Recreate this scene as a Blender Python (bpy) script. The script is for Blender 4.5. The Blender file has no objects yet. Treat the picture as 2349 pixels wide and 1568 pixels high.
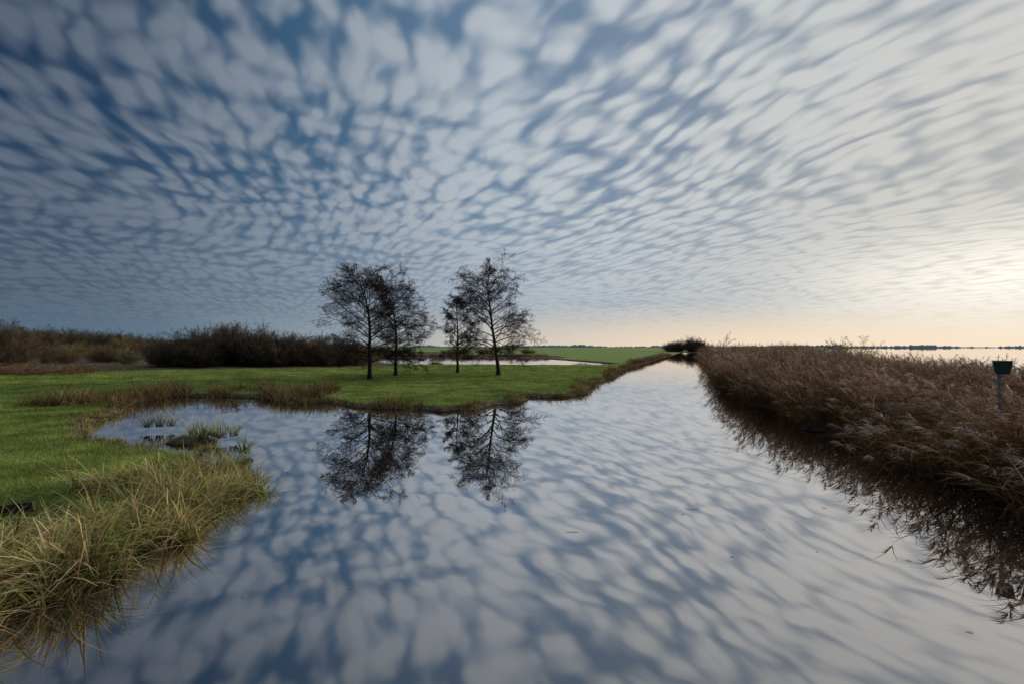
import bpy, math, numpy as np
from mathutils import Vector
rng = np.random.default_rng(7)
scene = bpy.context.scene
scene.view_settings.view_transform='Standard'
scene.view_settings.look='None'
scene.view_settings.exposure=0
R=math.radians

# ------------------------------------------------------------------ helpers
class NT:
    def __init__(s, tree): s.t=tree; s.n=tree.nodes; s.l=tree.links
    def node(s, typ, **kw):
        nd=s.n.new(typ)
        for k,v in kw.items(): setattr(nd,k,v)
        return nd
    def put(s, sock, v):
        if isinstance(v,bpy.types.NodeSocket): s.l.new(v,sock)
        else: sock.default_value=v
    def m(s, op, a, b=0.0, c=0.0, clamp=False):
        nd=s.n.new('ShaderNodeMath'); nd.operation=op; nd.use_clamp=clamp
        s.put(nd.inputs[0],a); s.put(nd.inputs[1],b); s.put(nd.inputs[2],c)
        return nd.outputs[0]
    def xyz(s,a,b,c=0.0):
        nd=s.n.new('ShaderNodeCombineXYZ')
        s.put(nd.inputs[0],a); s.put(nd.inputs[1],b); s.put(nd.inputs[2],c)
        return nd.outputs[0]
    def noise(s, vec, scale, detail=2.0, rough=0.5, dims='3D'):
        nd=s.n.new('ShaderNodeTexNoise'); nd.noise_dimensions=dims
        if vec is not None: s.put(nd.inputs['Vector'],vec)
        nd.inputs['Scale'].default_value=scale; nd.inputs['Detail'].default_value=detail
        nd.inputs['Roughness'].default_value=rough
        return nd
    def mr(s, v, a,b,c=0.0,d=1.0, smooth=True):
        nd=s.n.new('ShaderNodeMapRange')
        if smooth: nd.interpolation_type='SMOOTHSTEP'
        s.put(nd.inputs[0],v)
        for i,q in enumerate((a,b,c,d)): s.put(nd.inputs[i+1],q)
        return nd.outputs[0]
    def mix(s, f, a, b, mode='MIX'):
        nd=s.n.new('ShaderNodeMix'); nd.data_type='RGBA'; nd.blend_type=mode
        s.put(nd.inputs[0],f)
        for i,q in ((6,a),(7,b)):
            if isinstance(q,tuple) and len(q)==3: q=q+(1.0,)
            s.put(nd.inputs[i],q)
        return nd.outputs[2]
    def ramp(s, f, stops):
        nd=s.n.new('ShaderNodeValToRGB'); cr=nd.color_ramp
        while len(cr.elements)<len(stops): cr.elements.new(0.5)
        for e,(p,c) in zip(cr.elements,stops):
            e.position=p; e.color=tuple(c)+(1.0,)
        s.put(nd.inputs[0],f)
        return nd.outputs[0]

def new_mat(name):
    m=bpy.data.materials.new(name); m.use_nodes=True
    nt=NT(m.node_tree); b=m.node_tree.nodes['Principled BSDF']
    return m,nt,b

def link(ob,parent=None):
    scene.collection.objects.link(ob)
    if parent: ob.parent=parent
    return ob

def mesh_np(name, V, F, col=None, mat=None, smooth=False):
    V=np.asarray(V,dtype=np.float32); F=np.asarray(F,dtype=np.int32)
    me=bpy.data.meshes.new(name)
    me.vertices.add(len(V)); me.vertices.foreach_set('co',V.ravel())
    k=F.shape[1]
    me.loops.add(F.size); me.loops.foreach_set('vertex_index',F.ravel())
    me.polygons.add(len(F)); me.polygons.foreach_set('loop_start',np.arange(0,F.size,k,dtype=np.int32))
    me.update(calc_edges=True)
    if smooth: me.polygons.foreach_set('use_smooth',np.ones(len(F),dtype=bool))
    if col is not None:
        a=me.color_attributes.new('Col','FLOAT_COLOR','POINT')
        c=np.ones((len(V),4),dtype=np.float32); c[:,:3]=col
        a.data.foreach_set('color',c.ravel())
    if mat: me.materials.append(mat)
    return me

def join_parts(parts):
    Vs,Fs,Cs=[],[],[];o=0
    for V,F,C in parts:
        Vs.append(V);Fs.append(F+o);Cs.append(C);o+=len(V)
    return np.concatenate(Vs),np.concatenate(Fs),np.concatenate(Cs)

def blades(P, az, L, W, lean, droop, col, segs=4, twist=None, tipcol=None, rise=1.0):
    n=len(P); t=np.linspace(0,1,segs+1)[None,:]
    if twist is None: twist=rng.uniform(-1.2,1.2,n)
    lean=np.broadcast_to(lean,(n,))[:,None]; droop=np.broadcast_to(droop,(n,))[:,None]
    L=np.broadcast_to(L,(n,)); W=np.broadcast_to(W,(n,))
    hor=(lean*t+droop*t**2)*L[:,None]
    ver=(rise*t-0.55*np.abs(droop)*t**2.4)*L[:,None]
    dx,dy=np.cos(az)[:,None],np.sin(az)[:,None]
    C=np.stack([P[:,0:1]+dx*hor,P[:,1:2]+dy*hor,P[:,2:3]+ver],-1)
    wa=az+np.pi/2+twist
    w=W[:,None]*0.5*(1-t**1.6*0.93)
    off=np.stack([np.cos(wa)[:,None]*w,np.sin(wa)[:,None]*w,0*w],-1)
    V=np.stack([C-off,C+off],2).reshape(n,-1,3)
    k=(segs+1)*2
    f=np.array([[2*i,2*i+1,2*i+3,2*i+2] for i in range(segs)])
    F=(np.arange(n)*k)[:,None,None]+f[None]
    if tipcol is None: tipcol=col
    cc=col[:,None,:]*(1-t[...,None])+tipcol[:,None,:]*t[...,None]
    cc=np.repeat(cc,2,axis=1)
    return V.reshape(-1,3),F.reshape(-1,4),cc.reshape(-1,3)

def tubes(C, rad, sides, col):
    n,K,_=C.shape
    T=np.gradient(C,axis=1); T/=np.linalg.norm(T,axis=2,keepdims=True)+1e-9
    ref=np.where(np.abs(T[...,2:3])>0.9,np.array([1.,0,0]),np.array([0,0,1.]))
    A=np.cross(T,ref); A/=np.linalg.norm(A,axis=2,keepdims=True)+1e-9
    B=np.cross(T,A)
    th=np.arange(sides)*2*np.pi/sides
    V=C[:,:,None,:]+rad[:,:,None,None]*(np.cos(th)[None,None,:,None]*A[:,:,None,:]+np.sin(th)[None,None,:,None]*B[:,:,None,:])
    f=[]
    for i in range(K-1):
        for j in range(sides):
            j2=(j+1)%sides
            f.append([i*sides+j,i*sides+j2,(i+1)*sides+j2,(i+1)*sides+j])
    F=(np.arange(n)*K*sides)[:,None,None]+np.array(f)[None]
    cc=np.broadcast_to(col,(n,3)) if np.ndim(col)==1 else col
    cc=np.repeat(cc[:,None,:],K*sides,axis=1)
    return V.reshape(-1,3),F.reshape(-1,4),cc.reshape(-1,3)

def grow(P,D,L,K,bend,wig):
    n=len(P); D=D/np.linalg.norm(D,axis=1,keepdims=True)
    out=[P]; cur=P.copy()
    st=(L/(K-1))[:,None]
    for i in range(K-1):
        D=D+bend+rng.normal(0,wig,(n,3)); D/=np.linalg.norm(D,axis=1,keepdims=True)
        cur=cur+D*st; out.append(cur)
    return np.stack(out,1)

def along(C,t):
    n,K,_=C.shape; f=t*(K-1); i=np.minimum(f.astype(int),K-2); fr=(f-i)[...,None]
    idx=np.arange(n)[:,None]
    a=C[idx,i]; b=C[idx,i+1]
    T=b-a; T/=np.linalg.norm(T,axis=2,keepdims=True)+1e-9
    return a*(1-fr)+b*fr, T

def children(C,L,c,ang,lr,K,bend,wig,tmin=0.15,flat=0.55):
    n=len(C)
    t=(np.arange(c)[None,:]+rng.uniform(0.1,0.9,(n,c)))/c*(1-tmin)+tmin
    p,T=along(C,t)
    r=rng.normal(0,1,(n,c,3)); r[...,2]*=flat
    r-=np.sum(r*T,-1,keepdims=True)*T; r/=np.linalg.norm(r,axis=2,keepdims=True)+1e-9
    a=rng.uniform(ang*0.7,ang*1.3,(n,c))[...,None]
    D=T*np.cos(a)+r*np.sin(a)
    LL=L[:,None]*lr*(1.15-0.7*t)*rng.uniform(0.7,1.3,(n,c))
    P=p.reshape(-1,3);D=D.reshape(-1,3);LL=LL.ravel()
    return grow(P,D,LL,K,bend,wig),LL

# ------------------------------------------------------------------ waters / terrain
canal=[(-5.2,-30),(-5.25,3),(-5.1,4.4),(-4.75,4.9),(-4.7,5.7),(-4.8,6.6),(-4.95,7.7),(-5.6,8.8),(-6.3,9.6),(-7.2,10.4),(-8.2,11.0),
 (-9.5,11.6),(-11.5,12.7),(-13.0,14.0),(-14.7,16.4),(-17.2,20.4),(-17.4,23.6),(-15,23.9),(-11.7,22.4),(-9.9,20.4),(-8.7,21.1),
 (-6.8,19.3),(-4,18.7),(-1.7,18.7),(.3,20.9),(.8,23.4),(1.9,23.2),(4,25),(5.8,31.9),(8,37),(12.1,49.3),(14.5,56),(21.5,73),
 (40,118),(47.6,136),(76,205),(79,216),(87,214),(83.2,200),(56.7,136),(45.4,108.6),(18.6,41.8),(11.9,23.6),(10.0,15.1),(8.9,9.9),
 (8.1,7.1),(7.9,5.5),(7.9,-30)]
pond=[(-16,63.5),(-4.8,64.5),(12.0,62),(15.8,68.5),(13,82),(8,100),(-10,108),(-28,106),(-24,80)]
lake=[(26,-55),(26,3),(26,15),(29,27),(37,52),(66,100),(137,200),(345,500),(1050,1500),(5000,1500),(5000,-55)]
tussock_isles=[(-8.1,12.5,.7),(-9.0,12.6,.55),(-10.9,14.1,.55),(-12.4,15.6,.38),(-11.6,15.2,.3),(-14.2,18.2,.4),(-13.4,17.3,.3),(-6.0,10.4,.4),(-5.1,9.0,.3),
  (-4.5,6.1,.28),(-4.6,8.0,.3),(-4.75,4.9,.25),(-2.9,18.3,.4),(2.6,23.9,.5),(8.4,10.9,.4),(9.3,14.3,.45),(10.6,19.6,.6),(8.0,8.5,.3),(13.2,28.5,.7)]
def wob(x,y):
    r=(np.sin(x*2.1+1.3*np.sin(y*1.7))*np.sin(y*2.6+x*.7)*.15+np.sin(x*.9+y*1.1+2)*.14
            +np.sin(x*5.3+y*3.1)*np.sin(y*6.1-x*2.2)*.08)
    for a,b,q in tussock_isles:
        r=r+1.7*q*np.exp(-((x-a)**2+(y-b)**2)/(q*q))
    return r
def sdf(x,y):
    shape=x.shape; x=x.ravel().astype(float); y=y.ravel().astype(float)
    best=np.full(x.shape,1e9); ins=np.zeros(x.shape,bool)
    for poly in (canal,pond,lake):
        i_=np.zeros(x.shape,bool); n=len(poly)
        for i in range(n):
            x1,y1=poly[i]; x2,y2=poly[(i+1)%n]
            dx,dy=x2-x1,y2-y1
            t=np.clip(((x-x1)*dx+(y-y1)*dy)/(dx*dx+dy*dy),0,1)
            best=np.minimum(best,np.hypot(x-x1-t*dx,y-y1-t*dy))
            c=((y1>y)!=(y2>y))
            if y2!=y1:
                i_^= c & (x<(x2-x1)*(y-y1)/(y2-y1)+x1)
        ins|=i_
    s=np.where(ins,-best,best)+wob(x,y)
    return s.reshape(shape)
def bump(x,y):
    return (np.sin(x*.7+1)*np.sin(y*.6)*.03+np.sin(x*2.3+y)*np.sin(y*1.9-x*.6)*.012+np.sin(x*.21)*np.sin(y*.17+1)*.05)
def height(x,y,s=None):
    if s is None: s=sdf(x,y)
    z=np.clip(s*0.55,-0.7,0.15)+np.where(s>0,0.10*(1-np.exp(-np.maximum(s,0)/2.5)),0)
    return z+np.where(s>0.3,bump(x,y)*np.clip((s-.3)/2,0,1),0)

def geo(a,b,r,step):
    o=[a];
    while o[-1]<b:
        o.append(o[-1]+step); step*=r
    return o
xr=np.arange(-22,24.01,0.18)
xs=np.array([-v for v in geo(22.2,4500,1.075,.3)][::-1]+list(xr)+geo(24.3,4500,1.075,.3))
ys=np.array(list(np.arange(-60,2,3.0))+list(np.arange(2,32,0.18))+geo(32.1,5000,1.025,.3))
X,Y=np.meshgrid(xs,ys,indexing='xy')
S=sdf(X,Y); Z=height(X,Y,S)
ny,nx=X.shape
V=np.stack([X,Y,Z],-1).reshape(-1,3)
ii=(np.arange(ny-1)[:,None]*nx+np.arange(nx-1)[None,:]).ravel()
F=np.stack([ii,ii+1,ii+nx+1,ii+nx],1)
def brownness(x,y,s):
    b=np.clip(1-(s-.1)/.9,0,1)
    strip=(x>6.5)&(x>y*0.40+1.5)&(y<215)
    b=np.where(strip,1,b)
    b=np.maximum(b,np.clip((y-48-0.35*(x+18))/6,0,1)*(x<-15)*np.clip((250-y)/60,0,1))
    b=np.maximum(b,np.clip((-x-36)/5,0,1)*np.clip((y-38)/4,0,1)*(y<200))
    far=(y>100)&(y<118)&(x<12); b=np.where(far,1,b)
    return b
brn=brownness(X,Y,S).ravel()
gm,nt,bs=new_mat('grass_ground')
at=nt.node('ShaderNodeAttribute',attribute_name='Col')
sp=nt.node('ShaderNodeSeparateColor'); nt.l.new(at.outputs['Color'],sp.inputs[0])
geo_n=nt.node('ShaderNodeNewGeometry'); pos=geo_n.outputs['Position']
n1=nt.noise(pos,0.35,3); n2=nt.noise(pos,3.0,4,.65); n3=nt.noise(pos,22,3,.7)
g=nt.ramp(n1.outputs['Fac'],[(.3,(.13,.185,.035)),(.55,(.19,.25,.05)),(.75,(.27,.295,.08))])
g=nt.mix(nt.mr(n2.outputs['Fac'],.35,.75,0,.6),g,(.08,.11,.025))
g=nt.mix(nt.mr(n3.outputs['Fac'],.5,.8,0,.5),g,(.26,.27,.11))
b_=nt.mix(nt.mr(n2.outputs['Fac'],.35,.7),(.05,.032,.02),(.14,.10,.055))
edge=nt.m('ADD',sp.outputs[0],nt.m('MULTIPLY',nt.m('SUBTRACT',n2.outputs['Fac'],.5),.6))
c=nt.mix(nt.mr(edge,.35,.75),g,b_)
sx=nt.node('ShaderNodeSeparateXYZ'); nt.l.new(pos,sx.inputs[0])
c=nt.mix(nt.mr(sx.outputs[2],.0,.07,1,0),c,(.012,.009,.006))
nt.l.new(c,bs.inputs['Base Color']); bs.inputs['Roughness'].default_value=1; bs.inputs['Specular IOR Level'].default_value=.1
bp=nt.node('ShaderNodeBump'); bp.inputs['Strength'].default_value=.7; bp.inputs['Distance'].default_value=.06
nt.l.new(nt.m('ADD',n2.outputs['Fac'],n3.outputs['Fac']),bp.inputs['Height']); nt.l.new(bp.outputs[0],bs.inputs['Normal'])
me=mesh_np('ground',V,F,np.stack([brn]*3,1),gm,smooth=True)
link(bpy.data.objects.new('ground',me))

# water
wm,nt,bs=new_mat('water')
nt.n.remove(bs)
out=nt.n['Material Output']
lw=nt.node('ShaderNodeLayerWeight'); lw.inputs['Blend'].default_value=.5
refl=nt.mr(lw.outputs['Facing'],.35,.88,.33,.95,smooth=False)
gl=nt.node('ShaderNodeBsdfGlossy'); gl.inputs['Roughness'].default_value=.01; gl.inputs['Color'].default_value=(.98,.945,.935,1)
df=nt.node('ShaderNodeBsdfDiffuse'); df.inputs['Color'].default_value=(.028,.021,.017,1)
ms=nt.node('ShaderNodeMixShader'); nt.l.new(refl,ms.inputs[0]); nt.l.new(df.outputs[0],ms.inputs[1]); nt.l.new(gl.outputs[0],ms.inputs[2])
nt.l.new(ms.outputs[0],out.inputs['Surface'])
gp=nt.node('ShaderNodeNewGeometry')
wn=nt.noise(gp.outputs['Position'],1.1,2)
bp=nt.node('ShaderNodeBump'); bp.inputs['Strength'].default_value=.06; bp.inputs['Distance'].default_value=.02
nt.l.new(wn.outputs['Fac'],bp.inputs['Height']); nt.l.new(bp.outputs[0],gl.inputs['Normal'])
me=mesh_np('water',[(-4400,-59,0),(4900,-59,0),(4900,4900,0),(-4400,4900,0)],[(0,1,2,3)],None,wm)
link(bpy.data.objects.new('water',me))

# ------------------------------------------------------------------ vegetation materials
def veg_mat(name,trans=.25):
    m,nt,bs=new_mat(name)
    nt.n.remove(bs); out=nt.n['Material Output']
    at=nt.node('ShaderNodeAttribute',attribute_name='Col')
    oi=nt.node('ShaderNodeObjectInfo')
    gp=nt.node('ShaderNodeNewGeometry')
    nn=nt.noise(gp.outputs['Position'],.8,2)
    k=nt.m('MULTIPLY',nt.mr(oi.outputs['Random'],0,1,.7,1.3,False),nt.mr(nn.outputs['Fac'],.3,.7,.6,1.25))
    hs=nt.node('ShaderNodeHueSaturation'); nt.l.new(at.outputs['Color'],hs.inputs['Color']); nt.l.new(k,hs.inputs['Value'])
    d=nt.node('ShaderNodeBsdfDiffuse'); nt.l.new(hs.outputs[0],d.inputs[0])
    if trans>0:
        t=nt.node('ShaderNodeBsdfTranslucent'); nt.l.new(hs.outputs[0],t.inputs[0])
        mx=nt.node('ShaderNodeMixShader'); mx.inputs[0].default_value=trans
        nt.l.new(d.outputs[0],mx.inputs[1]); nt.l.new(t.outputs[0],mx.inputs[2]); nt.l.new(mx.outputs[0],out.inputs[0])
    else: nt.l.new(d.outputs[0],out.inputs[0])
    return m
leafm=veg_mat('grass_blade',.35)
reedm=veg_mat('dry_reed',.3)
barkm=veg_mat('bark',0.0)

def pick(n,cols,w):
    cols=np.array(cols); i=rng.choice(len(cols),n,p=np.array(w)/sum(w))
    return cols[i]*rng.uniform(.75,1.25,(n,1))

def cone_pts(n,ymin,ymax,fmin=-1.25,fmax=1.25,p=1.0):
    u=rng.uniform(0,1,n); y=ymin*(ymax/ymin)**(u**p); f=rng.uniform(fmin,fmax,n)
    return f*y,y
x,y=cone_pts(900000,3.6,60,-1.35,.35)
s=sdf(x,y); b=brownness(x,y,s)
k=(s>.15)&(b<rng.uniform(.2,1.1,len(s)))&(x<y*.3+3)
x,y,s=x[k],y[k],s[k]
clump=(np.sin(x*1.7+np.sin(y*1.3)*2)*np.sin(y*1.9+np.sin(x*.8)*2))
z=height(x,y,s); n=len(x)
L=rng.uniform(.03,.08,n)*(1+.45*clump)*np.clip(1+y/60,1,1.6); W=.004+.0009*y
patch=np.clip(.5+.5*np.sin(x*.55+2*np.sin(y*.31))*np.sin(y*.47+x*.2),0,1)
col=pick(n,[(.19,.265,.045),(.26,.345,.07),(.115,.165,.035),(.42,.37,.17),(.30,.355,.10)],[4,4,2,1.7,2])
col=col*(0.82+.36*patch[:,None])+patch[:,None]*np.array([.03,.012,.006])
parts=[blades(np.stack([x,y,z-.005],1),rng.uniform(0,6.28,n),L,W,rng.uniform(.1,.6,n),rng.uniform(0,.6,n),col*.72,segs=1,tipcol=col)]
V,F,C=join_parts(parts)
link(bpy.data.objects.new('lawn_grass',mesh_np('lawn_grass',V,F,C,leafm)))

# sedge tussocks on the near left bank
x=rng.uniform(-20,-3,40000); y=rng.uniform(2.5,19,40000)
s=sdf(x,y)
band=np.where(y<8.6,1.35+.6*np.sin(y*2.6),.4)
k=(s>-.2)&(s<band)&(rng.uniform(0,1,len(s))<np.where(y<9,.5,.09)*(1.1-s/band))
cx,cy,cs=x[k],y[k],s[k]; sel=rng.permutation(len(cx))[:430]; cx,cy,cs=cx[sel],cy[sel],cs[sel]
ex=np.array([(-8.2,12.5),(-8.5,12.7),(-7.9,12.4),(-8.3,12.2),(-8.9,12.7),(-7.7,12.6),(-10.9,14.1),(-10.6,14.2),(-11.2,14.0),(-6.2,10.6)])
cx=np.r_[cx,ex[:,0]]; cy=np.r_[cy,ex[:,1]]; cs=np.r_[cs,np.full(len(ex),.3)]
nt_=len(cx); per=34
kind=rng.uniform(0,1,nt_); size=rng.uniform(.45,1.3,nt_)*np.where(cy<9,1,.5); size[-10:]=1.1; kind[-10:]=1
x=np.repeat(cx,per)+rng.normal(0,.06,nt_*per); y=np.repeat(cy,per)+rng.normal(0,.06,nt_*per)
n=len(x); zz=np.maximum(np.repeat(height(cx,cy,cs),per),-.08)
kk=np.repeat(kind,per); sz=np.repeat(size,per)
green=pick(n,[(.20,.28,.05),(.32,.40,.09),(.09,.13,.03)],[3,3,2]); straw=pick(n,[(.66,.50,.24),(.44,.31,.13),(.20,.12,.055)],[3,3,2])
isg=rng.uniform(0,1,n)<(.15+.7*kk); col=np.where(isg[:,None],green,straw)
tip=np.where((rng.uniform(0,1,n)<.35)[:,None],straw,col)
lo=pick(n,[(.05,.06,.02),(.09,.06,.03)],[1,1])
az=rng.uniform(0,6.28,n)
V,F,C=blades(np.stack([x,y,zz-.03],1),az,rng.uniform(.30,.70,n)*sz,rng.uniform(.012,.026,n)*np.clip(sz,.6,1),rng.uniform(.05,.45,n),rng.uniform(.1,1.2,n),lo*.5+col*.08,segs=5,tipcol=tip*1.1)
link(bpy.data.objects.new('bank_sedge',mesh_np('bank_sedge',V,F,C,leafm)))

# brown marginal vegetation along the inlet and the point
x=rng.uniform(-30,24,600000); y=rng.uniform(12.5,75,600000)
s=sdf(x,y)
cl=np.sin(x*.9+1.7*np.sin(y*.5))*.5+.5*np.sin(x*2.2+y*.9+1)
wetl=(x<-9)&(y>18.5)
wide=np.where(wetl,3.4,np.where(y>26,1.2,.8))*(.75+.4*np.sin(x*1.3+2))
k=(s>-.25)&(s<wide)&(rng.uniform(0,1,len(s))<(.18+.82*(cl>-.3))*np.where(y<18,.3,1))&(x<y*.32+1)&(y<62)
x,y,s,cl=x[k],y[k],s[k],cl[k]
sel=rng.permutation(len(x))[:52000]; x,y,s,cl=x[sel],y[sel],s[sel],cl[sel]; n=len(x); wetl=(x<-9)&(y>18.5)
z=np.maximum(height(x,y,s),-.05)
hh=rng.uniform(.10,.42,n)*(1+.7*np.clip(cl,-.6,1))*np.where(wetl,1.45,1.0)*np.where(y<18,.45,1)
tall=rng.uniform(0,1,n)<.04; hh=np.where(tall,hh*1.8,hh)
col=pick(n,[(.30,.18,.08),(.48,.33,.155),(.15,.08,.045),(.27,.26,.07),(.07,.04,.025)],[4,2.4,3,2.2,2.2])
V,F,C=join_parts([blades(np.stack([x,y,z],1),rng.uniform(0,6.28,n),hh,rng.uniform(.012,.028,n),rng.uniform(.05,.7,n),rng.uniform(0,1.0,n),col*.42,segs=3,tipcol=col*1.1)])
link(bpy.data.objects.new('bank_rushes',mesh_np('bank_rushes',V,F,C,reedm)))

# ------------------------------------------------------------------ reeds (instanced clumps)
def reed_clump(seed,n=44,rad=.75):
    r=np.sqrt(rng.uniform(0,1,n))*rad; a=rng.uniform(0,6.28,n)
    P=np.stack([r*np.cos(a),r*np.sin(a),np.full(n,-.1)],1)
    H=rng.uniform(1.0,2.1,n)+(rng.uniform(0,1,n)<.1)*.35; az=rng.normal(3.2,.8,n); lean=rng.uniform(.02,.32,n); dr=rng.uniform(0,.25,n)
    sc=pick(n,[(.34,.18,.075),(.21,.105,.045),(.48,.28,.115)],[3,3,2])
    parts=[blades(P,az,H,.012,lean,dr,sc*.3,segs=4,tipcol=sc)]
    m=6
    t=rng.uniform(.25,.92,(n,m)); 
    def at(t):
        hor=(lean[:,None]*t+dr[:,None]*t**2)*H[:,None]; ver=(t-.55*dr[:,None]*t**2.4)*H[:,None]
        return np.stack([P[:,0:1]+np.cos(az)[:,None]*hor,P[:,1:2]+np.sin(az)[:,None]*hor,P[:,2:3]+ver],-1).reshape(-1,3)
    q=at(t); nn=len(q)
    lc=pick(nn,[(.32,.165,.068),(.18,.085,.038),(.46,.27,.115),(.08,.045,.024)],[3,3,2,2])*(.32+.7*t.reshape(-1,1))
    parts.append(blades(q,rng.normal(3.2,1.3,nn),rng.uniform(.25,.6,nn),rng.uniform(.010,.022,nn),rng.uniform(.3,.8,nn),rng.uniform(.3,1.3,nn),lc,segs=3))
    has=rng.uniform(0,1,n)<.42
    m=26; t=rng.uniform(.87,1.0,(n,m)); q=at(t).reshape(n,m,3)[has].reshape(-1,3); nn=len(q)
    pc=pick(nn,[(.44,.315,.23),(.62,.48,.37),(.24,.155,.11)],[3,2,2])
    aa=np.repeat(az[has],m)+rng.normal(0,.4,nn)
    parts.append(blades(q,aa,rng.uniform(.07,.17,nn),rng.uniform(.012,.024,nn),rng.uniform(.45,1.1,nn),rng.uniform(.4,1.1,nn),pc,segs=2,rise=.75))
    nl=80; r=np.sqrt(rng.uniform(0,1,nl))*rad; a=rng.uniform(0,6.28,nl)
    q=np.stack([r*np.cos(a),r*np.sin(a),rng.uniform(-.05,.5,nl)],1)
    lc=pick(nl,[(.13,.07,.04),(.06,.035,.02),(.24,.14,.07)],[3,3,1])
    parts.append(blades(q,rng.uniform(0,6.28,nl),rng.uniform(.25,.7,nl),.013,rng.uniform(.3,1.2,nl),rng.uniform(0,1,nl),lc,segs=3,rise=.6))
    V,F,C=join_parts(parts)
    return mesh_np('reed_clump',V,F,C,reedm)
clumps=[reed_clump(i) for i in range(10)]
reed_bed=link(bpy.data.objects.new('reed_bed',None))
def place_reeds(xs,ys,ss,scale_fn,parent):
    zz=height(xs,ys,ss)
    for x,y,s,z in zip(xs,ys,ss,zz):
        ob=bpy.data.objects.new('reeds',clumps[rng.integers(len(clumps))])
        sc=scale_fn(x,y)*rng.uniform(.74,1.16)*(1+.13*math.sin(x*1.1+y*.7)*math.sin(y*.9-x*.3))
        ob.location=(x,y,max(z,-.05)); ob.scale=(max(sc,1),max(sc,1),sc)
        tilt=-.34*max(0,1-s/1.2)*rng.uniform(.2,1.5)
        ob.rotation_euler=(rng.normal(0,.07),tilt+rng.normal(0,.07),rng.normal(0,.5))
        link(ob,parent)
gx=[]
for y0 in np.arange(4.2,36,.74):
    xb=np.interp(y0,[3,7.1,9.9,15.1,23.6,41.8],[8.0,8.0,8.6,9.7,11.6,18.4])
    for x0 in np.arange(xb,27,.74):
        if x0/y0>1.6: continue
        gx.append((x0+rng.uniform(-.3,.3),y0+rng.uniform(-.3,.3)))
for y0 in geo(36,215,1.02,1.0):
    xb=y0*.404+1.5; xe=np.interp(y0,[36,52,100,215],[31,36,64,145])
    for x0 in np.arange(xb,xe,1.1*(y0/36)**.8):
        gx.append((x0+rng.uniform(-.4,.4),y0+rng.uniform(-.4,.4)))
gx=np.array(gx); s=sdf(gx[:,0],gx[:,1]); k=s>.0
gx=gx[k]; s=s[k]
def rs(x,y):
    b=np.interp(y,[3,8,16,30,60,120],[.74,.78,.84,.97,1.14,1.2])
    inland=np.clip((x/y-.62)/.25,0,1)
    return b*(1-.12*inland*(y>10))
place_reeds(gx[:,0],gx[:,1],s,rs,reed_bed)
print('reed instances',len(gx))

# ------------------------------------------------------------------ trees
barkc=np.array((.055,.043,.034)); twigc=np.array((.052,.034,.032))
def alder(name,loc,H,Rc,clear,lean,nl,seed,off=0.0,c2=12):
    global rng
    rng=np.random.default_rng(seed)
    K=14
    tr=grow(np.array([[0,0,-.15]]),np.array([[lean,0,1.0]]),np.array([H*.90]),K,np.array([-lean*.16,0,.06]),.045)
    tt=np.linspace(0,1,K); r0=.0175*H
    rad=(r0*(1-tt)**.85+.012)[None]; rad[0,0]*=1.55; rad[0,1]*=1.08
    parts=[tubes(tr,rad,10,barkc)]
    u=np.linspace(clear,.97,nl)+rng.uniform(-.015,.015,nl); u=np.clip(u,0,.985)
    p,T=along(np.repeat(tr,nl,0),u[:,None]); p=p[:,0]
    w=(u-clear)/(1-clear)
    env=Rc*np.interp(w,[0,.10,.35,.6,.8,.92,1],[.9,1.08,1.04,.96,.82,.64,.42])
    az=np.arange(nl)*2.4+rng.uniform(-.5,.5,nl)
    el=np.radians(np.interp(w,[0,.3,.7,1],[22,34,44,54])+rng.uniform(-9,9,nl))
    D=np.stack([np.cos(az)*np.cos(el)+off*.3,np.sin(az)*np.cos(el),np.sin(el)],1)
    L=env*1.05/np.maximum(np.cos(el*.75),.45)*rng.uniform(.75,1.12,nl)
    L=np.minimum(L,Rc*1.22)
    l1=grow(p,D,L,8,np.array([0,0,-.03])[None]-np.array([0,0,.07])*(1-w[:,None]),.09)
    t8=np.linspace(0,1,8)
    parts.append(tubes(l1,(np.interp(w,[0,1],[.056,.022])*H/9)[:,None]*(1-t8*.82)[None],6,barkc))
    l2,L2=children(l1,L,c2,.8,.46,6,np.array([0,0,-.02]),.10,.22,.7)
    parts.append(tubes(l2,np.full((len(l2),1),.015)*(1-np.linspace(0,1,6)*.7)[None],4,barkc*.95))
    l3,L3=children(l2,L2,7,.75,.50,4,np.array([0,0,-.03]),.12,.2,.6)
    parts.append(tubes(l3,np.full((len(l3),1),.008)*(1-np.linspace(0,1,4)*.4)[None],3,twigc))
    l4,L4=children(l3,np.maximum(L3,.28),5,.75,.62,3,np.array([0,0,-.05]),.15,.2,.6)
    parts.append(tubes(l4,np.full((len(l4),1),.0058)*(1-np.linspace(0,1,3)*.3)[None],3,twigc))
    e=l4[:,2]; m=len(e); kk=rng.uniform(0,1,m)<.5; e=e[kk]; m=len(e)
    parts.append(blades(e-np.array([0,0,.02]),rng.uniform(0,6.28,m),rng.uniform(.03,.06,m),rng.uniform(.02,.032,m),.4,.3,pick(m,[(.045,.028,.024),(.10,.06,.042)],[2,1]),segs=1))
    V,F,C=join_parts(parts)
    ob=link(bpy.data.objects.new(name,mesh_np(name,V,F,C,barkm)))
    ob.location=loc
    return ob
def gz(x,y): return float(height(np.array([x]),np.array([y]))[0])
T=[(-10.3,32.9,8.0,3.0,.20,.02,42,11,0),(-9.75,38.0,7.7,2.7,.22,.08,36,23,.25),(-5.0,42.0,7.0,1.75,.24,.02,30,35,0),(-1.13,38.0,9.2,3.05,.20,.0,46,47,.0)]
for i,(x,y,H,Rc,cl,le,nl,sd,off) in enumerate(T):
    alder('alder_tree' if i==0 else 'alder_tree.%03d'%i,(x,y,gz(x,y)),H,Rc,cl,le,nl,sd,off)

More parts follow.
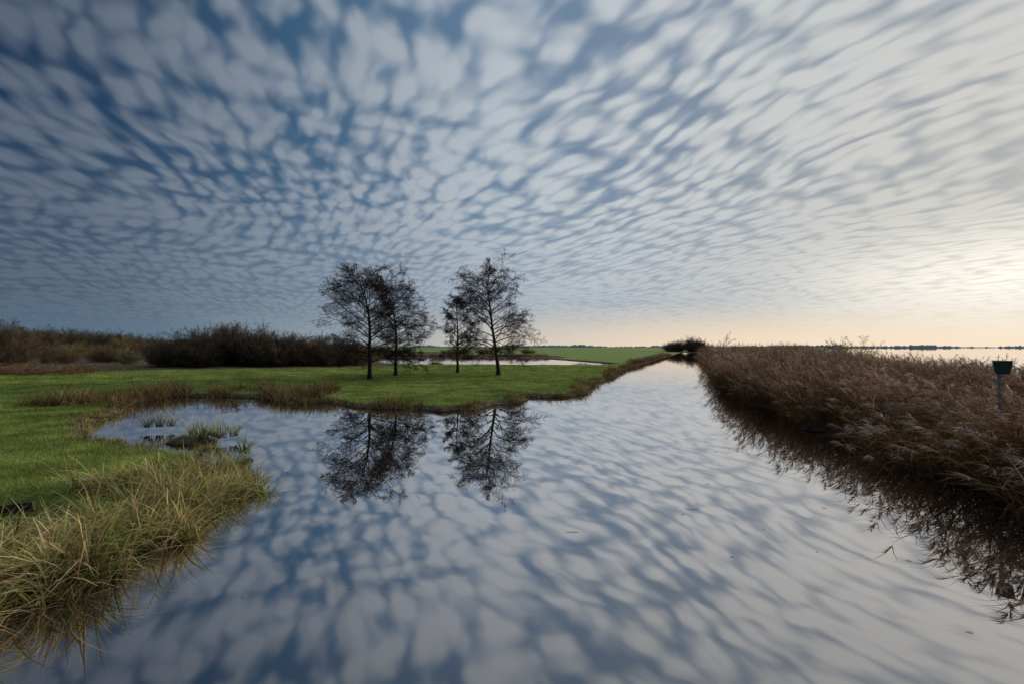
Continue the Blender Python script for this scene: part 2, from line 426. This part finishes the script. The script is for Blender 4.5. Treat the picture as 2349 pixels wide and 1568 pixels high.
def shrub(seed,H=4.0,rad=2.2,ns=46,col=(.085,.055,.04),c=(8,5,3)):
    global rng
    rng=np.random.default_rng(seed)
    a=rng.uniform(0,6.28,ns); r=rng.uniform(0,.5,ns)*rad
    P=np.stack([r*np.cos(a),r*np.sin(a),np.full(ns,-.1)],1)
    el=np.radians(rng.uniform(40,88,ns)); 
    D=np.stack([np.cos(a)*np.cos(el),np.sin(a)*np.cos(el),np.sin(el)],1)
    L=H*rng.uniform(.5,1.1,ns)
    col=np.array(col)
    l1=grow(P,D,L,7,np.array([0,0,-.02]),.10)
    parts=[tubes(l1,np.full((ns,1),.028)*(1-np.linspace(0,1,7)*.8)[None],4,col)]
    l2,L2=children(l1,L,c[0],.6,.38,4,np.array([0,0,.04]),.1,.1,1)
    parts.append(tubes(l2,np.full((len(l2),1),.013)*(1-np.linspace(0,1,4)*.6)[None],3,col))
    l3,L3=children(l2,L2,c[1],.6,.5,3,np.array([0,0,.04]),.1,.1,1)
    parts.append(tubes(l3,np.full((len(l3),1),.009)*(1-np.linspace(0,1,3)*.4)[None],3,col*1.1))
    l4,L4=children(l3,np.maximum(L3,.3),c[2],.6,.6,2,np.array([0,0,.03]),.1,.1,1)
    cc=np.clip(rng.normal(1,.25,(len(l4),1)),.5,1.6)*col*1.25
    parts.append(tubes(l4,np.full((len(l4),2),.0075),3,cc))
    V,F,C=join_parts(parts)
    return mesh_np('shrub_mesh',V,F,C,barkm)
sh=[shrub(101,col=(.11,.075,.052)),shrub(102,4.4,2.0,col=(.095,.073,.052)),shrub(103,3.6,2.4,50,(.13,.08,.052)),shrub(104,3.8,2.2,40,(.20,.165,.07)),shrub(105,4.2,2.4,44,(.10,.10,.06))]
rng=np.random.default_rng(99)
def put(parent,mesh,x,y,sc,szz=1,name='shrub_part'):
    ob=bpy.data.objects.new(name,mesh); ob.location=(x,y,gz(x,y)-.05)
    ob.rotation_euler=(0,0,rng.uniform(0,6.28)); ob.scale=(sc,sc,sc*szz); link(ob,parent)
thicket=link(bpy.data.objects.new('shrub_thicket',None))
for i in range(70):
    f=i/69; yy0=np.interp(f,[0,1],[50,58])+rng.uniform(0,9)
    xx0=np.interp(f,[0,1],[-.765,-.33])*yy0+rng.uniform(-1,1)
    hh=np.interp(f,[0,.12,.3,.42,.5,.65,.8,1],[.70,1.02,1.42,1.38,.92,1.22,1.06,.80])
    put(thicket,sh[rng.integers(3)],xx0,yy0,hh*rng.uniform(.66,1.0))
scrub=link(bpy.data.objects.new('scrub',None))
for i in range(60):
    yy0=rng.uniform(60,95); xx0=-yy0*rng.uniform(.72,1.35)
    put(scrub,sh[rng.choice([0,2,3,3,4])],xx0,yy0,rng.uniform(.35,.8)*(1 if yy0>66 else .7))
for i in range(12):
    yy0=rng.uniform(50,60); put(scrub,sh[rng.integers(3)],-yy0*rng.uniform(1.08,1.35),yy0,rng.uniform(1.0,1.45))
for i in range(60):
    yy0=rng.uniform(38,45); xx0=-yy0*rng.uniform(.93,1.3)
    ob=bpy.data.objects.new('dead_bracken',clumps[rng.integers(8)]); ob.location=(xx0,yy0,gz(xx0,yy0)-.2); ob.scale=(1.3,1.3,rng.uniform(.3,.55))
    ob.rotation_euler=(0,0,rng.uniform(0,6.28)); link(ob,scrub)
wood=link(bpy.data.objects.new('distant_woodland',None))
for i in range(190):
    yy0=rng.uniform(205,260); f=rng.uniform(-1.35,-.70); put(wood,sh[rng.choice([0,1,3,4])],f*yy0,yy0,rng.uniform(1.5,2.2)*np.interp(f,[-1.35,-1.0,-.7],[1.1,1.05,.66]),1.15)
for i in range(120):
    yy0=rng.uniform(110,170); put(wood,sh[rng.integers(5)],yy0*rng.uniform(-1.35,-.50),yy0,rng.uniform(.45,1.15))
# pond reeds and bushes
pr=link(bpy.data.objects.new('pond_reeds',None))
pts=[]
for i in range(150):
    x0=rng.uniform(-40,9); pts.append((x0,rng.uniform(109,118)))
for i in range(60):
    y0=rng.uniform(66,106); pts.append((np.interp(y0,[62,106],[-20,-31])+rng.uniform(-3,.3),y0))
for i in range(90):
    y0=rng.uniform(60,135); pts.append((y0*.41-8.8+rng.uniform(-.8,.4),y0))
pts=np.array(pts); s=sdf(pts[:,0],pts[:,1]); k=s>-.2
place_reeds(pts[k,0],pts[k,1],s[k]+3,lambda x,y:.35,pr)
for i in range(30):
    yy0=rng.uniform(140,165); put(pr,sh[rng.integers(5)],yy0*rng.uniform(-.36,.06),yy0,rng.uniform(.35,.7),.8)
# trees and bushes by the end of the canal
end=link(bpy.data.objects.new('canal_bend_bushes',None))
for (x0,y0,sc,sz) in [(77.5,221,1.2,1),(80,222,1.35,1.1),(82.5,224,1.2,1.15),(86,218,1.5,1.15),(87.5,219,1.55,1.2),(89.5,220,1.5,1.1),(91.5,219,1.2,1),(94,220,1.0,.9),(79,228,1.2,1)]:
    put(end,sh[rng.integers(3)],x0,y0,sc,sz); put(end,sh[rng.integers(3)],x0+1,y0+3,sc*.9,sz)
wsh=[shrub(201,3.0,1.1,26,(.42,.31,.10),(6,4,3)),shrub(202,3.0,.7,7,(.06,.045,.035),(4,4,2))]
rng=np.random.default_rng(77)
for i,(x0,y0,sc,mi) in enumerate([(32.6,45,1.25,0),(34.4,46.5,1.05,0),(43,70,1.15,0),(41,91,1.9,1),(38.5,88,1.2,1)]):
    ob=bpy.data.objects.new('willow_shrub' if i==0 else 'willow_shrub.%03d'%i,wsh[mi]); ob.location=(x0,y0,.2); ob.scale=(sc,sc,sc)
    ob.rotation_euler=(0,0,i*1.3); link(ob)

# distant treeline on the horizon
m,nt,bs=new_mat('hazy_distant_trees'); bs.inputs['Roughness'].default_value=1
gp=nt.node('ShaderNodeNewGeometry'); nn=nt.noise(gp.outputs['Position'],.05,4)
nt.l.new(nt.mix(nn.outputs['Fac'],(.10,.11,.12),(.20,.20,.20)),bs.inputs['Base Color'])  # aerial haze painted into the base colour as paler grey
xs_=np.arange(-3400,3600,5.0); n=len(xs_)
hh=4+3*np.sin(xs_*.011)*np.sin(xs_*.0043+1)+rng.uniform(-1.5,2.5,n)+4*(np.sin(xs_*.023+2)>.6)*rng.uniform(.3,1,n)
hh=np.clip(hh,1.0,14)
yb=1540+60*np.sin(xs_*.003)
V=np.concatenate([np.stack([xs_,yb-8,np.full(n,-.2)],1),np.stack([xs_,yb,hh],1),np.stack([xs_,yb+9,np.full(n,-.2)],1)])
i=np.arange(n-1)
F=np.concatenate([np.stack([i,i+1,i+1+n,i+n],1),np.stack([i+n,i+1+n,i+1+2*n,i+2*n],1)])
link(bpy.data.objects.new('distant_treeline',mesh_np('distant_treeline',V,F,None,m)))

# ------------------------------------------------------------------ green panel on a post in the reeds
def simple_mat(name,c,rough=.5,metal=0,var=.2):
    m,nt,bs=new_mat(name); nn=nt.noise(None,14,4)
    tc=nt.node('ShaderNodeTexCoord'); nt.l.new(tc.outputs['Object'],nn.inputs['Vector'])
    nt.l.new(nt.mix(nn.outputs['Fac'],tuple(v*(1-var) for v in c),tuple(v*(1+var) for v in c)),bs.inputs['Base Color'])
    bs.inputs['Roughness'].default_value=rough; bs.inputs['Metallic'].default_value=metal
    return m
import bmesh
from mathutils import Matrix
sign=link(bpy.data.objects.new('signpost',None)); sign.location=(9.75,9.05,0)
bm=bmesh.new()
prof=[(-.10,0),(.10,0),(.135,.03),(.165,.20),(.175,.27),(.15,.30),(-.15,.30),(-.175,.27),(-.165,.20),(-.135,.03)]
fr=[bm.verts.new((px,-.03,pz)) for px,pz in prof]; bk=[bm.verts.new((px,.03,pz)) for px,pz in prof]
bm.faces.new(fr); bm.faces.new(bk[::-1])
for a in range(len(prof)):
    b=(a+1)%len(prof); bm.faces.new([fr[a],bk[a],bk[b],fr[b]])
bmesh.ops.create_cube(bm,size=1,matrix=Matrix.Translation((0,0,.285))@Matrix.Diagonal((.37,.08,.025,1)))
me=bpy.data.meshes.new('panel'); bm.to_mesh(me); bm.free(); me.materials.append(simple_mat('green_paint',(.012,.04,.028),.6))
ob=bpy.data.objects.new('panel',me); ob.location=(0,0,2.06); ob.scale=(.78,1,.9); ob.rotation_euler=(0,0,-.6); link(ob,sign)
bv=ob.modifiers.new('b','BEVEL'); bv.width=.008; bv.segments=2
C_=np.array([[[0,.065,-.3],[0,.065,1.2],[0,.065,2.25]]]); V,F,C=tubes(C_,np.full((1,3),.032),12,np.array((.2,.2,.2)))
ob=bpy.data.objects.new('post',mesh_np('post',V,F,None,simple_mat('galvanised_steel',(.16,.2,.25),.5,.3),True)); link(ob,sign)

bm=bmesh.new(); bmesh.ops.create_cube(bm,size=1)
for v in bm.verts: v.co.x*=1.5; v.co.y*=.05; v.co.z*=.13
bmesh.ops.subdivide_edges(bm,edges=bm.edges[:],cuts=3,use_grid_fill=True)
for v in bm.verts: v.co+=Vector((0,rng.normal(0,.004),rng.normal(0,.008)))
me=bpy.data.meshes.new('wooden_board'); bm.to_mesh(me); bm.free(); me.materials.append(simple_mat('weathered_wood',(.05,.035,.028),.9,0,.5))
ob=link(bpy.data.objects.new('wooden_board',me)); ob.location=(-7.3,6.05,.33); ob.rotation_euler=(.05,-.12,.35)

n=60; x=rng.uniform(-4,7,n); y=rng.uniform(3.2,14,n); k=sdf(x,y)<-.3; x,y=x[k],y[k]; n=len(x)
az=rng.uniform(0,3.14,n); L=rng.uniform(.015,.07,n); L[:4]=[.26,.2,.22,.18]
A=np.stack([x,y,np.full(n,.004)],1); D=np.stack([np.cos(az)*L,np.sin(az)*L,0*L],1)
Cn=np.stack([A,A+D*.5+np.array([0,.006,.002]),A+D],1)
V,F,C=tubes(Cn,np.full((n,3),.003)*np.array([1,1,.4]),4,np.array((.5,.40,.27)))
link(bpy.data.objects.new('floating_reed_debris',mesh_np('floating_reed_debris',V,F,C,reedm)))
x=rng.uniform(-8,-3.6,5000); y=rng.uniform(7,14,5000); s=sdf(x,y); k=(s<-.1)&(s>-1.1)&(np.sin(x*3.1)*np.sin(y*2.3+1)>.45); x,y=x[k][:500],y[k][:500]; n=len(x)
V,F,C=blades(np.stack([x,y,np.full(n,-.01)],1),rng.uniform(0,6.28,n),rng.uniform(.03,.12,n),rng.uniform(.01,.025,n),rng.uniform(.4,1.2,n),.6,pick(n,[(.10,.19,.04),(.17,.2,.05),(.2,.13,.07)],[2,1,1]),segs=2,rise=.5)
link(bpy.data.objects.new('water_plants',mesh_np('water_plants',V,F,C,leafm)))

# ------------------------------------------------------------------ sky
SUN_AZ=R(58); SUN_EL=R(14)
w=bpy.data.worlds.new('World'); scene.world=w; w.use_nodes=True
nt=NT(w.node_tree); bg=w.node_tree.nodes['Background']
tc=nt.node('ShaderNodeTexCoord'); sp=nt.node('ShaderNodeSeparateXYZ'); nt.l.new(tc.outputs['Generated'],sp.inputs[0])
x,y,z=sp.outputs
zc=nt.m('ADD',nt.m('MAXIMUM',z,0.0),.10)
u=nt.m('DIVIDE',x,zc); v=nt.m('DIVIDE',y,zc)
uv=nt.xyz(u,v)
dn=nt.noise(uv,.55,1,dims='2D'); dn2=nt.noise(uv,3.4,2,dims='2D')
ds=nt.node('ShaderNodeSeparateColor'); nt.l.new(dn.outputs['Color'],ds.inputs[0])
ds2=nt.node('ShaderNodeSeparateColor'); nt.l.new(dn2.outputs['Color'],ds2.inputs[0])
def ctr(a,k): return nt.m('MULTIPLY',nt.m('SUBTRACT',a,.5),k)
ud=nt.m('ADD',u,nt.m('ADD',ctr(ds.outputs[0],.5),ctr(ds2.outputs[0],.10)))
vd=nt.m('ADD',v,nt.m('ADD',ctr(ds.outputs[1],.5),ctr(ds2.outputs[1],.12)))
ax,ay=-.5,.866
pa=nt.m('ADD',nt.m('MULTIPLY',ud,ax),nt.m('MULTIPLY',vd,ay))
qa=nt.m('ADD',nt.m('MULTIPLY',ud,ay),nt.m('MULTIPLY',vd,-ax))
def cells(fq,fp,sm,rn):
    vo=nt.node('ShaderNodeTexVoronoi'); vo.voronoi_dimensions='2D'; vo.feature='SMOOTH_F1'
    vo.inputs['Scale'].default_value=1; vo.inputs['Smoothness'].default_value=sm; vo.inputs['Randomness'].default_value=rn
    nt.l.new(nt.xyz(nt.m('MULTIPLY',qa,fq),nt.m('MULTIPLY',pa,fp)),vo.inputs['Vector'])
    return nt.m('SUBTRACT',.70,vo.outputs['Distance'])
puff=cells(11.0,5.2,.45,.62)
puff2=cells(20,10,.5,.8)
fine=nt.noise(nt.xyz(nt.m('MULTIPLY',qa,13),nt.m('MULTIPLY',pa,5)),1.0,2,.5,dims='2D').outputs['Fac']
cover=nt.noise(uv,1.3,2,dims='2D').outputs['Fac']
d=nt.m('ADD',nt.m('MULTIPLY',puff,1.05),ctr(cover,.65))
d=nt.m('ADD',d,nt.m('MULTIPLY',nt.m('SUBTRACT',puff2,.32),.40))
d=nt.m('ADD',d,ctr(fine,.5))
sd=(math.sin(SUN_AZ-.12)*math.cos(R(9)),math.cos(SUN_AZ-.12)*math.cos(R(9)),math.sin(R(9)))
prox=nt.m('ADD',nt.m('ADD',nt.m('MULTIPLY',x,sd[0]),nt.m('MULTIPLY',y,sd[1])),nt.m('MULTIPLY',z,sd[2]))
d=nt.m('ADD',d,nt.mr(prox,.2,.9,.02,.08))
cl=nt.mr(d,-.12,.66)
veil=nt.mr(z,.04,.36,1,0)
cl=nt.m('ADD',nt.m('MULTIPLY',cl,nt.m('SUBTRACT',1,nt.m('MULTIPLY',veil,.66))),nt.m('MULTIPLY',veil,.46),clamp=True)
pf=nt.mr(prox,-.3,1.0,0,1,False)
cloud=nt.ramp(pf,[(0,(.10,.135,.19)),(.2,(.14,.18,.24)),(.45,(.275,.325,.39)),(.7,(.47,.52,.57)),(.85,(.56,.595,.615)),(.95,(.60,.61,.60)),(1,(.65,.63,.58))])
gap=nt.ramp(pf,[(0,(.006,.026,.065)),(.2,(.012,.043,.10)),(.45,(.045,.11,.20)),(.7,(.13,.21,.32)),(.88,(.20,.26,.345)),(1,(.30,.33,.36))])
sky=nt.node('ShaderNodeTexSky'); sky.sky_type='NISHITA'; sky.sun_disc=False; sky.sun_elevation=SUN_EL; sky.sun_rotation=SUN_AZ
skyc=nt.mix(1.0,sky.outputs[0],(.006,.006,.006),'MULTIPLY')
gap=nt.mix(1.0,gap,skyc,'ADD')
col=nt.mix(cl,gap,cloud)
dark=nt.m('MULTIPLY',nt.mr(z,.15,.55,0,.52),nt.mr(prox,-.2,.5,1,0))
col=nt.mix(dark,col,nt.mix(1.0,col,(.33,.38,.46),'MULTIPLY'))
hz=nt.mr(z,.0,.10,1,0)
warm=nt.ramp(pf,[(0,(.075,.13,.19)),(.25,(.12,.19,.26)),(.5,(.33,.39,.42)),(.72,(.68,.60,.50)),(.9,(.92,.73,.52)),(1,(.98,.79,.56))])
col=nt.mix(nt.m('MULTIPLY',hz,.88),col,warm)
gd=(math.sin(R(49))*math.cos(R(6)),math.cos(R(49))*math.cos(R(6)),math.sin(R(6)))
dz=nt.m('MULTIPLY',nt.m('SUBTRACT',z,gd[2]),3.4)
gx_=nt.m('SUBTRACT',x,gd[0]); gy_=nt.m('SUBTRACT',y,gd[1])
r2=nt.m('ADD',nt.m('ADD',nt.m('MULTIPLY',gx_,gx_),nt.m('MULTIPLY',gy_,gy_)),nt.m('MULTIPLY',dz,dz))
glow=nt.m('POWER',2.718,nt.m('MULTIPLY',r2,-16.0))
col=nt.mix(nt.m('MULTIPLY',glow,nt.mr(cl,.2,.9,.4,.98)),col,(1.08,1.02,.91))
zen_boost=nt.mr(z,.66,.9,1,4.8)  # added brightness in the unseen overhead sky, to light the grass
zz_=nt.node('ShaderNodeVectorMath',operation='SCALE'); nt.l.new(col,zz_.inputs[0]); nt.l.new(zen_boost,zz_.inputs['Scale'])
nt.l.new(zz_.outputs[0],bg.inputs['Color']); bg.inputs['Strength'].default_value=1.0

sl=bpy.data.lights.new('sun','SUN'); sl.energy=2.3; sl.angle=R(12); sl.color=(1,.87,.72)
so=link(bpy.data.objects.new('sun',sl))
dirv=Vector((math.sin(SUN_AZ)*math.cos(SUN_EL),math.cos(SUN_AZ)*math.cos(SUN_EL),math.sin(SUN_EL)))
so.rotation_euler=dirv.to_track_quat('Z','Y').to_euler()

# ------------------------------------------------------------------ camera
cd=bpy.data.cameras.new('camera'); cd.lens=16; cd.sensor_width=36; cd.clip_end=12000; cd.clip_start=.05
co=link(bpy.data.objects.new('camera',cd)); co.location=(0,0,2.6); co.rotation_euler=(R(90.6),0,0)
scene.camera=co
